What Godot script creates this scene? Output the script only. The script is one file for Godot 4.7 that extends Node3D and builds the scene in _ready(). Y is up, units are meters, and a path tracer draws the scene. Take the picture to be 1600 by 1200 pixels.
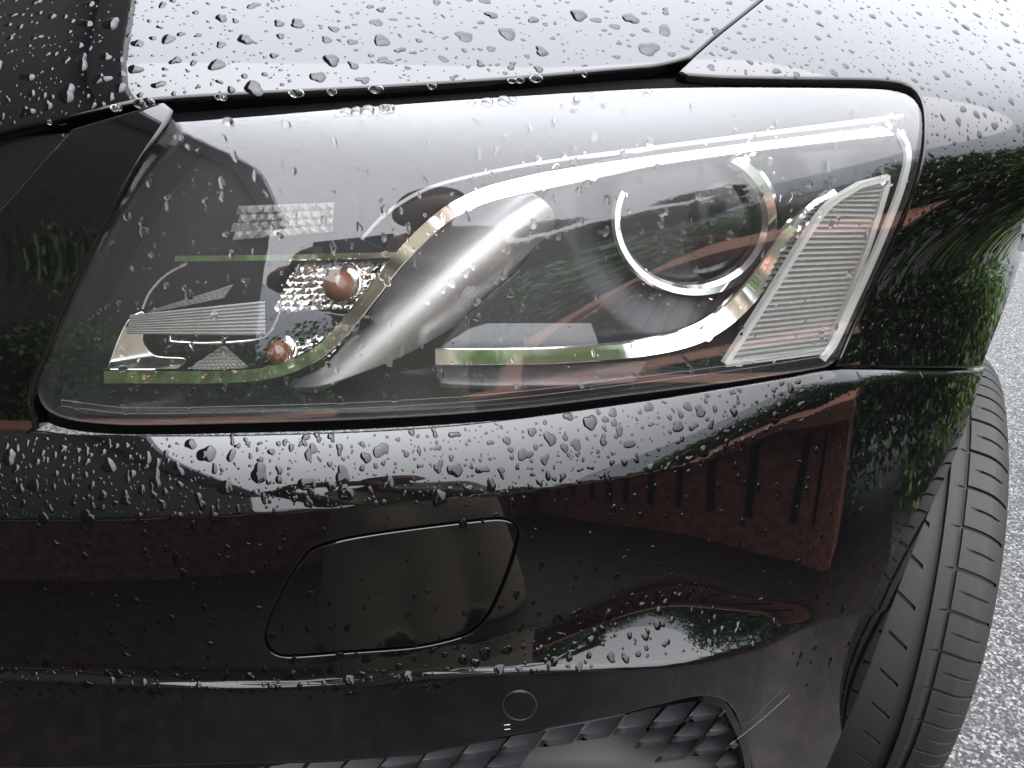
extends Node3D
# Wet front corner of a black car: bonnet, wing, bumper, clear headlight, front wheel.
# The lens of the camera is 1230 pixels long for a 1600 x 1200 picture; outlines below are read off in those pixels
# and set on the body's own surfaces (front_z, upper_z, bumper_z), which are plain functions of place.

const FOCAL := 1230.0
const EYE := Vector3(0, 1.08, 0)
const GY := -0.123
const PITCH := 0.43633
var rng := RandomNumberGenerator.new()
var cs := cos(PITCH)
var sn := sin(PITCH)
var G := PackedFloat32Array()          # how far the upper body leans back with height
var yk: Array[PackedFloat32Array] = [] # heights of the bumper's feature lines along x
var yb := PackedFloat32Array()         # height of the headlight's lower edge along x
var bumper_ready := false
const TX0 := -1.0
const TDX := 0.005
const TN := 360
var M := {}
var names := {}

# ------------------------------------------------------------------ helpers
func v2(a: Array) -> PackedVector2Array:
	var p := PackedVector2Array()
	for i in range(0, a.size(), 2):
		p.append(Vector2(a[i], a[i + 1]))
	return p

func numbered(n: String) -> String:
	var k: int = names.get(n, 0)
	names[n] = k + 1
	return n if k == 0 else "%s_%03d" % [n, k]

func tag(o: Node, label: String, category := "", group := "", kind := "") -> void:
	if label: o.set_meta("label", label)
	if category: o.set_meta("category", category)
	if group: o.set_meta("group", group)
	if kind: o.set_meta("kind", kind)

func commit(st: SurfaceTool, called: String, m: Material, parent: Node = self) -> MeshInstance3D:
	var o := MeshInstance3D.new()
	o.mesh = st.commit()
	o.material_override = m
	o.name = numbered(called) if parent == self else called
	parent.add_child(o, true)
	return o

func node(called: String, parent: Node = self) -> Node3D:
	var o := Node3D.new()
	o.name = numbered(called) if parent == self else called
	parent.add_child(o, true)
	return o

func new_st() -> SurfaceTool:
	var st := SurfaceTool.new()
	st.begin(Mesh.PRIMITIVE_TRIANGLES)
	return st

func tri(st: SurfaceTool, a: Vector3, b: Vector3, c: Vector3, na: Vector3, nb: Vector3, nc: Vector3) -> void:
	var face := (b - a).cross(c - a)
	if face.length_squared() < 1e-20 or not face.is_finite(): return
	var fn := face.normalized()
	if fn.dot(na + nb + nc) < 0.0: fn = -fn
	if na.length_squared() < 0.5: na = fn
	if nb.length_squared() < 0.5: nb = fn
	if nc.length_squared() < 0.5: nc = fn
	# wound so that the front faces the side the normals point to
	if face.dot(na + nb + nc) > 0.0:
		st.set_normal(na); st.add_vertex(a); st.set_normal(nc); st.add_vertex(c); st.set_normal(nb); st.add_vertex(b)
	else:
		st.set_normal(na); st.add_vertex(a); st.set_normal(nb); st.add_vertex(b); st.set_normal(nc); st.add_vertex(c)

func flat(st: SurfaceTool, pts: Array, hint: Vector3) -> void:
	var n: Vector3 = (pts[1] - pts[0]).cross(pts[2] - pts[0]).normalized()
	if n.dot(hint) < 0: n = -n
	for i in range(1, pts.size() - 1):
		tri(st, pts[0], pts[i], pts[i + 1], n, n, n)

func box(st: SurfaceTool, lo: Vector3, hi: Vector3) -> void:
	var c := [Vector3(lo.x, lo.y, lo.z), Vector3(hi.x, lo.y, lo.z), Vector3(hi.x, hi.y, lo.z), Vector3(lo.x, hi.y, lo.z), Vector3(lo.x, lo.y, hi.z), Vector3(hi.x, lo.y, hi.z), Vector3(hi.x, hi.y, hi.z), Vector3(lo.x, hi.y, hi.z)]
	for f in [[0, 1, 2, 3, Vector3(0, 0, -1)], [4, 5, 6, 7, Vector3(0, 0, 1)], [0, 3, 7, 4, Vector3(-1, 0, 0)], [1, 2, 6, 5, Vector3(1, 0, 0)], [3, 2, 6, 7, Vector3(0, 1, 0)], [0, 1, 5, 4, Vector3(0, -1, 0)]]:
		flat(st, [c[f[0]], c[f[1]], c[f[2]], c[f[3]]], f[4])

# ------------------------------------------------------------------ body surfaces
func ray(px: float, py: float) -> Vector3:
	var a := (px - 800.0) / FOCAL
	var b := (600.0 - py) / FOCAL
	return Vector3(a, b * cs - sn, -cs - b * sn)

func front_z(x: float) -> float:       # the plan of the car's nose: how far it falls back towards its corner
	var u := x + 0.4
	if u < 0.0: return 0.5 + 0.06 * u
	var w := maxf(0.0, u - 0.6)
	return 0.5 + 0.06 * u + 0.3 * u * u + 0.9 * w * w * w

func plan_z(x: float, h: float) -> float:   # the wing's shoulder stays further out than the bumper's corner
	var u := x + 0.4
	if u < 0.0: return 0.5 + 0.06 * u
	var w := maxf(0.0, u - 0.6)
	var q := clampf((h - 0.02) / 0.2, 0.0, 1.0)
	q = q * q * (3 - 2 * q)
	return 0.5 + 0.06 * u + (0.3 - 0.11 * q) * u * u + (0.9 - 0.8 * q) * w * w * w

func shelf(x: float) -> float:         # depth of the shelf under the headlight
	var t := clampf((x - 0.02) / 0.33, 0.0, 1.0)
	return lerpf(0.045, 0.012, t * t * (3 - 2 * t))

func look(t: PackedFloat32Array, x: float) -> float:
	var f := clampf((x - TX0) / TDX, 0.0, TN - 2.001)
	var i := int(f)
	return lerpf(t[i], t[i + 1], f - i)

func lean(h: float) -> float:
	var f := (h + 0.2) / 0.002
	if f <= 0.0: return G[0]
	if f >= G.size() - 1.01: return G[G.size() - 1] + (f - G.size() + 1) * 0.002 * 1.75
	var i := int(f)
	return lerpf(G[i], G[i + 1], f - i)

func upper_z(x: float, y: float) -> float:   # headlight cover, wing and bonnet in one skin
	var h := y - look(yb, x)
	return plan_z(x, h) + shelf(x) + lean(h)

func bumper_z(x: float, y: float) -> float:
	var y1 := look(yk[1], x)
	var f := front_z(x)
	if x > 0.22 and y < 0.6:
		var ex := x - 0.315
		var ey := y - 0.45
		var dd := (ex * 0.93 + ey * 0.36) / 0.022
		f += 0.0015 * exp(-dd * dd) * smoothstep(0.5, 0.36, y)
	if y >= y1:
		var y0 := maxf(look(yk[0], x), y1 + 0.004)
		var t := (y - y1) / (y0 - y1)
		var d := shelf(x)
		if t > 1.0: return f + d * (1.0 + 2.0 * (t - 1.0))
		return f + d * t * (0.5 + 0.5 * t * t)
	var a := clampf((x - 0.36) / -0.1, 0.0, 1.0)
	a = a * a * (3 - 2 * a)
	var wide := exp(-pow((x - 0.17) / 0.13, 2.0))
	var ledge := (0.003 + 0.034 * wide) * a
	var y2 := look(yk[2], x)
	var y3 := look(yk[3], x)
	var tall := maxf(y1 - y2, 0.02)
	if y >= y2:
		var t := (y1 - y) / tall
		return f - tall * (0.17 * t - 0.06 * t * t)
	var at2 := f - tall * 0.11
	if y >= y3:
		var t := (y2 - y) / maxf(y2 - y3, 0.004)
		return at2 - ledge * t * t * (1.0 - 0.12 * t) - 0.05 * (y2 - y)
	var at3 := at2 - ledge * 0.88 - 0.05 * maxf(y2 - y3, 0.004)
	var r := 0.004 * a
	var q := clampf((y3 - y) / 0.006, 0.0, 1.0)
	return at3 - r * q * (2 - q) + 0.04 * (y3 - y)

func hit(kind: int, px: float, py: float, e := 0.0) -> Vector3:
	var d := ray(px, py)
	var lo := 0.25
	var hi := 2.2
	var flo := 0.0
	var fhi := 0.0
	for i in 22:
		var t := (lo + hi) * 0.5
		if i > 5:
			t = lo + (hi - lo) * clampf(flo / (flo - fhi), 0.02, 0.98)
		var x := d.x * t
		var y := EYE.y + d.y * t
		var z := front_z(x) if kind == 0 else upper_z(x, y) if kind == 1 else bumper_z(x, y)
		var f := -d.z * t - z - e
		if absf(f) < 2e-6:
			lo = t
			hi = t
			break
		if f < 0.0:
			lo = t; flo = f
			if i > 5: fhi *= 0.6
		else:
			hi = t; fhi = f
			if i > 5: flo *= 0.6
	var tt := (lo + hi) * 0.5
	return EYE + d * tt

func H0(e := 0.0) -> Callable: return func(p: Vector2) -> Vector3: return hit(0, p.x, p.y, e)
func H1(e := 0.0) -> Callable: return func(p: Vector2) -> Vector3: return hit(1, p.x, p.y, e)
func H2(e := 0.0) -> Callable: return func(p: Vector2) -> Vector3: return hit(2, p.x, p.y, e)

func normal_at(s: Callable, p: Vector2, c: Vector3) -> Vector3:
	var a: Vector3 = s.call(p + Vector2(2.5, 0)) - s.call(p - Vector2(2.5, 0))
	var b: Vector3 = s.call(p + Vector2(0, 2.5)) - s.call(p - Vector2(0, 2.5))
	var n := b.cross(a).normalized()
	return n if n.dot(EYE - c) > 0 else -n

# a piece of a surface inside an outline, on a grid, with normals taken from the surface itself
func patch(st: SurfaceTool, poly: PackedVector2Array, step: float, s: Callable, hole := PackedVector2Array()) -> void:
	var lo := poly[0]
	var hi := poly[0]
	for p in poly:
		lo = lo.min(p); hi = hi.max(p)
	lo -= Vector2(0.37, 0.41) * step
	var nx := int((hi.x - lo.x) / step) + 2
	var ny := int((hi.y - lo.y) / step) + 2
	var memo := {}
	var inside := PackedByteArray()
	inside.resize(nx * ny)
	for j in ny:
		for i in nx:
			var g := lo + Vector2(i, j) * step
			inside[j * nx + i] = 1 if Geometry2D.is_point_in_polygon(g, poly) and not (hole and Geometry2D.is_point_in_polygon(g, hole)) else 0
	var near := {}
	for k in poly.size() + hole.size():
		var a := poly[k] if k < poly.size() else hole[k - poly.size()]
		var b := poly[(k + 1) % poly.size()] if k < poly.size() else hole[(k - poly.size() + 1) % hole.size()]
		var m := int(a.distance_to(b) / (step * 0.25)) + 1
		for q in m + 1:
			var p := a.lerp(b, float(q) / m)
			near[Vector2i(int((p.x - lo.x) / step), int((p.y - lo.y) / step))] = true
	var at := func(p: Vector2) -> Array:
		if not memo.has(p):
			var c: Vector3 = s.call(p)
			memo[p] = [c, normal_at(s, p, c)]
		return memo[p]
	for j in ny - 1:
		for i in nx - 1:
			var q := PackedVector2Array([lo + Vector2(i, j) * step, lo + Vector2(i + 1, j) * step, lo + Vector2(i + 1, j + 1) * step, lo + Vector2(i, j + 1) * step])
			var n_in := inside[j * nx + i] + inside[j * nx + i + 1] + inside[j * nx + nx + i] + inside[j * nx + nx + i + 1]
			if near.has(Vector2i(i, j)) or (n_in > 0 and n_in < 4):
				var pieces: Array = Geometry2D.intersect_polygons(q, poly)
				if hole:
					var left: Array = []
					for piece in pieces: left.append_array(Geometry2D.clip_polygons(piece, hole))
					pieces = left
				for piece: PackedVector2Array in pieces:
					var ix := Geometry2D.triangulate_polygon(piece)
					for k in range(0, ix.size(), 3):
						var a: Array = at.call(piece[ix[k]])
						var b: Array = at.call(piece[ix[k + 1]])
						var c: Array = at.call(piece[ix[k + 2]])
						tri(st, a[0], b[0], c[0], a[1], b[1], c[1])
			elif n_in == 4:
				var a: Array = at.call(q[0])
				var b: Array = at.call(q[1])
				var c: Array = at.call(q[2])
				var d: Array = at.call(q[3])
				tri(st, a[0], b[0], c[0], a[1], b[1], c[1])
				tri(st, a[0], c[0], d[0], a[1], c[1], d[1])

# Catmull-Rom through points, closed or open, sampled about every `step`
func smooth(p: PackedVector2Array, step := 8.0, closed := false) -> PackedVector2Array:
	var out := PackedVector2Array()
	var n := p.size()
	for i in (n if closed else n - 1):
		var a := p[(i - 1 + n) % n] if closed or i > 0 else p[0] * 2 - p[1]
		var b := p[i]
		var c := p[(i + 1) % n]
		var d := p[(i + 2) % n] if closed or i + 2 < n else c * 2 - b
		var m := maxi(1, int(b.distance_to(c) / step))
		var s := 0.5 * minf(1.0, 1.0)
		for k in m:
			var t := float(k) / m
			# centripetal-like: limit tangents to the shorter neighbour
			var t1 := (c - a) * s * minf(1.0, 2.0 * b.distance_to(c) / maxf(1e-3, a.distance_to(c)))
			var t2 := (d - b) * s * minf(1.0, 2.0 * b.distance_to(c) / maxf(1e-3, b.distance_to(d)))
			var t_2 := t * t
			var t_3 := t_2 * t
			out.append(b * (2 * t_3 - 3 * t_2 + 1) + t1 * (t_3 - 2 * t_2 + t) + c * (3 * t_2 - 2 * t_3) + t2 * (t_3 - t_2))
	if not closed: out.append(p[n - 1])
	return out

func rounded(p: PackedVector2Array, r: float, seg := 6) -> PackedVector2Array:   # a polygon with its corners rounded off
	var out := PackedVector2Array()
	var n := p.size()
	for i in n:
		var b := p[i]
		var a := b.move_toward(p[(i - 1 + n) % n], minf(r, b.distance_to(p[(i - 1 + n) % n]) * 0.45))
		var c := b.move_toward(p[(i + 1) % n], minf(r, b.distance_to(p[(i + 1) % n]) * 0.45))
		for k in seg + 1:
			var t := float(k) / seg
			out.append(a.lerp(b, t).lerp(b.lerp(c, t), t))
	return out

# the rounded edge of a sheet along a line on its surface, turned back by `depth`
func edge(st: SurfaceTool, line: PackedVector2Array, s: Callable, closed: bool, r: float, depth: float, flip := false) -> void:
	var rows := []
	var n := line.size()
	for i in n:
		var p := line[i]
		var c: Vector3 = s.call(p)
		var nn := normal_at(s, p, c)
		var pa := line[(i - 1 + n) % n] if closed or i > 0 else p
		var pb := line[(i + 1) % n] if closed or i < n - 1 else p
		var tangent: Vector3 = (s.call(pb) - s.call(pa)).normalized()
		var out := tangent.cross(nn).normalized() * (-1.0 if flip else 1.0)
		var row := []
		for k in 6:
			var a := k / 5.0 * PI / 2
			row.append([c + out * sin(a) * r - nn * (1 - cos(a)) * r, (nn * cos(a) + out * sin(a)).normalized()])
		row.append([c + out * r - nn * (r + depth), out])
		rows.append(row)
	for i in (n if closed else n - 1):
		var a: Array = rows[i]
		var b: Array = rows[(i + 1) % n]
		for k in 6:
			tri(st, a[k][0], a[k + 1][0], b[k][0], a[k][1], a[k + 1][1], b[k][1])
			tri(st, b[k][0], a[k + 1][0], b[k + 1][0], b[k][1], a[k + 1][1], b[k + 1][1])

func area(p: PackedVector2Array) -> float:
	var s := 0.0
	for i in p.size():
		s += p[i].cross(p[(i + 1) % p.size()])
	return s * 0.5

# a whole panel: patch and turned edge all round
func panel(st: SurfaceTool, poly: PackedVector2Array, step: float, s: Callable, r := 0.0015, depth := 0.008, hole := PackedVector2Array()) -> void:
	patch(st, poly, step, s, hole)
	var dense := PackedVector2Array()
	for i in poly.size():
		var a := poly[i]
		var b := poly[(i + 1) % poly.size()]
		if a.distance_to(b) < 0.4: continue
		var m := maxi(1, int(a.distance_to(b) / (step * 1.5)))
		for k in m:
			dense.append(a.lerp(b, float(k) / m))
	edge(st, dense, s, true, r, depth, area(poly) > 0)

# a strip of varying width along a centre line, with the profile [across, out] scaled by the width
func ribbon(st: SurfaceTool, line: PackedVector2Array, widths: Callable, s: Callable, profile: Array, smooth_across := false, tilt: Variant = null) -> void:
	var n := line.size()
	var rows := []
	for i in n:
		var p := line[i]
		var t := (line[mini(i + 1, n - 1)] - line[maxi(i - 1, 0)]).normalized()
		var side := Vector2(-t.y, t.x)
		var w: float = widths.call(float(i) / (n - 1))
		var row := []
		for q in profile:
			var pp: Vector2 = p + side * w * q[0]
			var c: Vector3 = s.call(pp)
			var up_: float = q[1] + (tilt.call(float(i) / (n - 1)) * clampf(q[0], -0.9, 0.9) if tilt != null else 0.0)
			row.append(c + normal_at(s, p, s.call(p)) * up_)
		rows.append(row)
	var m := profile.size()
	for k in m - 1:
		for i in n - 1:
			var a: Vector3 = rows[i][k]
			var b: Vector3 = rows[i][k + 1]
			var c: Vector3 = rows[i + 1][k]
			var d: Vector3 = rows[i + 1][k + 1]
			var na := _rn(rows, i, k, smooth_across)
			var nc := _rn(rows, i + 1, k, smooth_across)
			var nb := _rn(rows, i, k + 1, true) if smooth_across else na
			var nd := _rn(rows, i + 1, k + 1, true) if smooth_across else nc
			tri(st, a, b, c, na, nb, nc)
			tri(st, b, d, c, nb, nd, nc)
	for i in [0, n - 1]:
		flat(st, rows[i], rows[i][0] - rows[clampi(i, 1, n - 2)][0])

func _rn(rows: Array, i: int, k: int, sm: bool) -> Vector3:
	var n: int = rows.size()
	var m: int = rows[0].size()
	var al: Vector3 = rows[mini(i + 1, n - 1)][k] - rows[maxi(i - 1, 0)][k]
	var ac: Vector3 = (rows[i][mini(k + 1, m - 1)] - rows[i][maxi(k - 1, 0)]) if sm else (rows[i][k + 1] - rows[i][k])
	var v := al.cross(ac).normalized()
	if v.dot(EYE - rows[i][k]) < 0.0 and not sm: v = -v
	if sm and v.dot(EYE - rows[i][k]) < -0.3: v = -v
	return v

func tube(st: SurfaceTool, pts: PackedVector3Array, r: float, seg := 8, closed := false) -> void:
	var n := pts.size()
	var rows := []
	for i in n:
		var a := pts[(i - 1 + n) % n] if closed or i > 0 else pts[i]
		var b := pts[(i + 1) % n] if closed or i < n - 1 else pts[i]
		var t := (b - a).normalized()
		var u := t.cross(Vector3.UP if absf(t.y) < 0.9 else Vector3.RIGHT).normalized()
		var w := t.cross(u)
		var row := []
		for k in seg:
			var d := u * cos(TAU * k / seg) + w * sin(TAU * k / seg)
			row.append([pts[i] + d * r, d])
		rows.append(row)
	for i in (n if closed else n - 1):
		for k in seg:
			var a: Array = rows[i][k]
			var b: Array = rows[i][(k + 1) % seg]
			var c: Array = rows[(i + 1) % n][k]
			var d: Array = rows[(i + 1) % n][(k + 1) % seg]
			tri(st, a[0], b[0], c[0], a[1], b[1], c[1])
			tri(st, b[0], d[0], c[0], b[1], d[1], c[1])

func on(s: Callable, line: PackedVector2Array) -> PackedVector3Array:
	var out := PackedVector3Array()
	for p in line: out.append(s.call(p))
	return out

# ------------------------------------------------------------------ materials
func mat(called: String, c: Color, rough := 0.5, metal := 0.0, spec := 0.5) -> StandardMaterial3D:
	var m := StandardMaterial3D.new()
	m.resource_name = called
	m.albedo_color = c.linear_to_srgb()
	m.roughness = rough
	m.metallic = metal
	m.metallic_specular = spec
	M[called] = m
	return m

func noise_tex(freq: float, size: int, ramp: Array, kind := FastNoiseLite.TYPE_SIMPLEX_SMOOTH, octaves := 4, sd := 1) -> NoiseTexture2D:
	var n := FastNoiseLite.new()
	n.noise_type = kind
	n.frequency = freq
	n.fractal_octaves = octaves
	n.seed = sd
	if kind == FastNoiseLite.TYPE_CELLULAR:
		n.cellular_return_type = FastNoiseLite.RETURN_CELL_VALUE
		n.fractal_type = FastNoiseLite.FRACTAL_NONE
	var t := NoiseTexture2D.new()
	t.noise = n
	t.width = size
	t.height = size
	t.seamless = true
	if ramp:
		var g := Gradient.new()
		var off := PackedFloat32Array()
		var col := PackedColorArray()
		for r in ramp:
			off.append(r[0])
			col.append(Color(r[1], r[2], r[3]).linear_to_srgb())
		g.offsets = off
		g.colors = col
		t.color_ramp = g
	return t

func triplanar(m: StandardMaterial3D, scale: float) -> void:
	m.uv1_triplanar = true
	m.uv1_world_triplanar = true
	m.uv1_scale = Vector3.ONE * scale

func materials() -> void:
	var m := mat("black_paint", Color(0.0025, 0.0025, 0.003), 0.05, 0.0, 0.28)
	m.clearcoat_enabled = true
	m.clearcoat = 1.0
	m.clearcoat_roughness = 0.015
	m = mat("black_plastic", Color(0.012, 0.012, 0.012), 0.45)
	triplanar(m, 9.0)
	mat("gloss_black", Color(0.006, 0.006, 0.006), 0.12)
	mat("seal_rubber", Color(0.005, 0.005, 0.005), 0.7, 0.0, 0.15)
	mat("chrome", Color(0.86, 0.85, 0.83), 0.06, 1.0)
	mat("bright_chrome", Color(0.9, 0.9, 0.89), 0.14, 1.0)
	mat("satin_silver", Color(0.55, 0.55, 0.54), 0.46, 1.0)
	mat("soft_grey", Color(0.075, 0.076, 0.078), 0.5)
	mat("bezel_grey", Color(0.02, 0.0205, 0.0215), 0.28)
	mat("housing_black", Color(0.005, 0.005, 0.0053), 0.4, 0.0, 0.35)
	mat("frosted_white", Color(0.2, 0.2, 0.185), 0.3)
	mat("amber_bulb", Color(0.085, 0.024, 0.006), 0.08)
	mat("mesh_grey", Color(0.03, 0.031, 0.033), 0.42)
	m = mat("lens_clear", Color(0.55, 0.57, 0.58), 0.0)
	m.albedo_color.a = 0.012
	m.transparency = BaseMaterial3D.TRANSPARENCY_ALPHA
	m = mat("inner_glass", Color(0.4, 0.42, 0.45), 0.0)
	m.albedo_color.a = 0.12
	m.transparency = BaseMaterial3D.TRANSPARENCY_ALPHA
	m = mat("reflector_clear", Color(0.75, 0.76, 0.72), 0.12)
	m.albedo_color.a = 0.45
	m.transparency = BaseMaterial3D.TRANSPARENCY_ALPHA
	m = mat("water", Color(1, 1, 1), 0.0)
	m.refraction_enabled = true
	m.refraction_scale = 0.033
	m.albedo_color.a = 0.0
	m.transparency = BaseMaterial3D.TRANSPARENCY_ALPHA
	mat("water_over_black", Color(0.0015, 0.0015, 0.0018), 0.0, 0.0, 0.43)
	m = mat("tyre_rubber", Color(0.033, 0.031, 0.029), 0.62, 0.0, 0.4)
	triplanar(m, 14.0)
	m = mat("asphalt", Color(1, 1, 1), 0.55)
	m.albedo_texture = noise_tex(0.16, 1024, [[0.0, 0.004, 0.004, 0.0041], [0.3, 0.012, 0.0118, 0.0113], [0.5, 0.04, 0.0392, 0.0378], [0.75, 0.1, 0.098, 0.0935], [1.0, 0.26, 0.253, 0.241]], FastNoiseLite.TYPE_CELLULAR, 1, 3)
	triplanar(m, 1.35)
	m = mat("brick", Color(1, 1, 1), 0.85)
	m.albedo_texture = noise_tex(0.03, 512, [[0.0, 0.06, 0.033, 0.027], [0.45, 0.12, 0.062, 0.048], [0.6, 0.15, 0.078, 0.06], [1.0, 0.22, 0.125, 0.1]], FastNoiseLite.TYPE_SIMPLEX, 5, 9)
	triplanar(m, 1.0)
	m = mat("dark_paving", Color(1, 1, 1), 0.5)
	m.albedo_texture = noise_tex(0.02, 512, [[0.0, 0.008, 0.006, 0.005], [0.5, 0.016, 0.0105, 0.008], [0.7, 0.026, 0.016, 0.012], [1.0, 0.04, 0.026, 0.02]], FastNoiseLite.TYPE_SIMPLEX, 5, 33)
	triplanar(m, 1.2)
	m = mat("pale_brick", Color(1, 1, 1), 0.85)
	m.albedo_texture = noise_tex(0.03, 512, [[0.0, 0.24, 0.1, 0.07], [0.45, 0.38, 0.16, 0.115], [0.6, 0.44, 0.2, 0.145], [1.0, 0.55, 0.28, 0.21]], FastNoiseLite.TYPE_SIMPLEX, 5, 29)
	triplanar(m, 1.0)
	m = mat("house_brick", Color(1, 1, 1), 0.85)
	m.albedo_texture = noise_tex(0.03, 512, [[0.0, 0.03, 0.022, 0.019], [0.5, 0.055, 0.042, 0.036], [1.0, 0.1, 0.078, 0.066]], FastNoiseLite.TYPE_SIMPLEX, 5, 19)
	triplanar(m, 0.5)
	m = mat("dusty_plastic", Color(1, 1, 1), 0.5, 0.0, 0.35)
	m.albedo_texture = noise_tex(0.02, 512, [[0.0, 0.004, 0.004, 0.004], [0.55, 0.008, 0.0078, 0.0075], [0.75, 0.014, 0.0135, 0.013], [1.0, 0.035, 0.033, 0.031]], FastNoiseLite.TYPE_SIMPLEX, 6, 23)
	triplanar(m, 5.0)
	mat("lamp_bezel", Color(0.11, 0.112, 0.115), 0.33)
	mat("coping_brick", Color(0.42, 0.2, 0.14), 0.85)
	mat("dark_mortar", Color(0.02, 0.018, 0.016), 0.9)
	mat("roof_slate", Color(0.05, 0.05, 0.055), 0.7)
	mat("white_trim", Color(0.75, 0.75, 0.74), 0.5)
	mat("window_glass", Color(0.02, 0.02, 0.025), 0.05)
	m = mat("timber", Color(1, 1, 1), 0.8)
	m.albedo_texture = noise_tex(0.02, 512, [[0.0, 0.16, 0.12, 0.07], [0.5, 0.24, 0.19, 0.12], [1.0, 0.34, 0.28, 0.19]], FastNoiseLite.TYPE_SIMPLEX, 5, 12)
	triplanar(m, 1.0)
	m = mat("leaf", Color(1, 1, 1), 0.55)
	m.vertex_color_use_as_albedo = true
	m.backlight_enabled = true
	m.backlight = Color(0.3, 0.3, 0.2)
	mat("bark", Color(0.09, 0.065, 0.045), 0.9)

# ------------------------------------------------------------------ set-up
func table(line: Array, dz: Variant, passes := 3) -> PackedFloat32Array:   # a feature line read in pixels, as height over x
	var src := smooth(v2(line), 20.0)
	var xs := PackedFloat32Array()
	var ys := PackedFloat32Array()
	for p in src:
		var c := Vector3.ZERO
		var e := 0.05
		for k in 4:
			c = hit(0, p.x, p.y, e)
			e = dz.call(c.x)
		xs.append(c.x)
		ys.append(c.y)
	var t := PackedFloat32Array()
	t.resize(TN)
	var j := 0
	for i in TN:
		var x := TX0 + TDX * i
		while j < xs.size() - 2 and xs[j + 1] < x: j += 1
		t[i] = lerpf(ys[j], ys[j + 1], clampf((x - xs[j]) / maxf(1e-5, xs[j + 1] - xs[j]), 0.0, 1.0))
	for k in passes:
		var q := t.duplicate()
		for i in range(1, TN - 1):
			var s := 0.0
			var w := 0
			for d in range(-4, 5):
				if i + d >= 0 and i + d < TN:
					s += q[i + d]; w += 1
			t[i] = s / w
	return t

func surfaces() -> void:
	var s := 0.0
	var g := 0.0
	var zero := 0.0
	for i in 500:
		var h := -0.2 + 0.002 * i
		s = 0.15 + 1.3 * clampf(h, 0.0, 0.2)
		var q := clampf((h - 0.19) / 0.09, 0.0, 1.0)
		s += 1.12 * q * q * (3 - 2 * q)
		q = clampf((h - 0.26) / 0.12, 0.0, 1.0)
		s += 0.28 * q * q * (3 - 2 * q)
		if h < 0.0 and h + 0.002 >= -1e-6: zero = g
		G.append(g)
		g += s * 0.002
	for i in G.size(): G[i] -= zero
	yb = table([-200, 664, -60, 664, 110, 660, 400, 664, 700, 652, 1000, 618, 1305, 573], shelf, 6)
	yk.append(table([-200, 664, -60, 664, 60, 668, 110, 672, 400, 672, 700, 660, 1000, 624, 1305, 577, 1540, 572], shelf))
	var flatd := func(_x: float) -> float: return 0.0
	yk.append(table([-200, 818, -60, 815, 0, 812, 250, 808, 500, 796, 700, 782, 830, 766, 1000, 742, 1150, 708, 1250, 664, 1310, 612, 1400, 592, 1540, 580], flatd, 2))
	yk.append(table([-200, 1030, -60, 1034, 0, 1036, 250, 1040, 500, 1036, 700, 1010, 850, 970, 990, 915, 1080, 905, 1150, 925, 1250, 930, 1400, 900], func(_x: float) -> float: return -0.016, 2))
	yk.append(table([-200, 1082, -60, 1086, 0, 1086, 250, 1096, 350, 1097, 537, 1089, 687, 1073, 800, 1062, 900, 1047, 983, 1032, 1111, 1010, 1167, 1000, 1260, 985, 1400, 960], func(_x: float) -> float: return -0.04, 2))

# ------------------------------------------------------------------ main
func _ready() -> void:
	rng.seed = 7
	var cam := Camera3D.new()
	cam.name = "camera"
	cam.position = EYE
	cam.rotation.x = -PITCH
	cam.fov = rad_to_deg(2.0 * atan(600.0 / FOCAL))
	cam.near = 0.02
	cam.far = 300.0
	add_child(cam)
	var env := Environment.new()
	env.background_mode = Environment.BG_SKY
	var sky := Sky.new()
	var pm := ProceduralSkyMaterial.new()
	pm.sky_top_color = Color(0.95, 0.965, 1.0)
	pm.sky_horizon_color = Color(0.375, 0.385, 0.4)
	pm.sky_curve = 3.2
	pm.ground_bottom_color = Color(0.12, 0.12, 0.115)
	pm.ground_horizon_color = Color(0.3, 0.3, 0.3)
	pm.sky_energy_multiplier = 1.5
	sky.sky_material = pm
	env.sky = sky
	env.background_energy_multiplier = 1.0
	env.tonemap_mode = Environment.TONE_MAPPER_LINEAR
	env.tonemap_exposure = 6.7
	env.sdfgi_enabled = true
	env.ssao_enabled = true
	env.ssil_enabled = true
	var we := WorldEnvironment.new()
	we.name = "environment"
	we.environment = env
	add_child(we)
	var sun := DirectionalLight3D.new()
	sun.name = "sun"
	sun.light_energy = 0.15
	sun.light_angular_distance = 100.0
	sun.light_color = Color(1.0, 0.98, 0.96)
	sun.rotation = Vector3(-1.0, 0.5, 0)
	sun.shadow_enabled = true
	sun.sky_mode = DirectionalLight3D.SKY_MODE_LIGHT_ONLY
	add_child(sun)
	materials()
	surfaces()
	ground()
	surroundings()
	car()
	drops()
	var st := new_st()
	var a := hit(2, 1233, 1086, -0.006)
	var b := hit(2, 1141, 1163, -0.008)
	var thread := PackedVector3Array()
	for k in 9: thread.append(a.lerp(b, k / 8.0) + Vector3(0, -0.003, 0) * sin(PI * k / 8.0))
	tube(st, thread, 0.00005, 5)
	tag(commit(st, "cobweb_thread", M.white_trim), "fine pale cobweb thread stretched beside the fog lamp opening", "cobweb")

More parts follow.
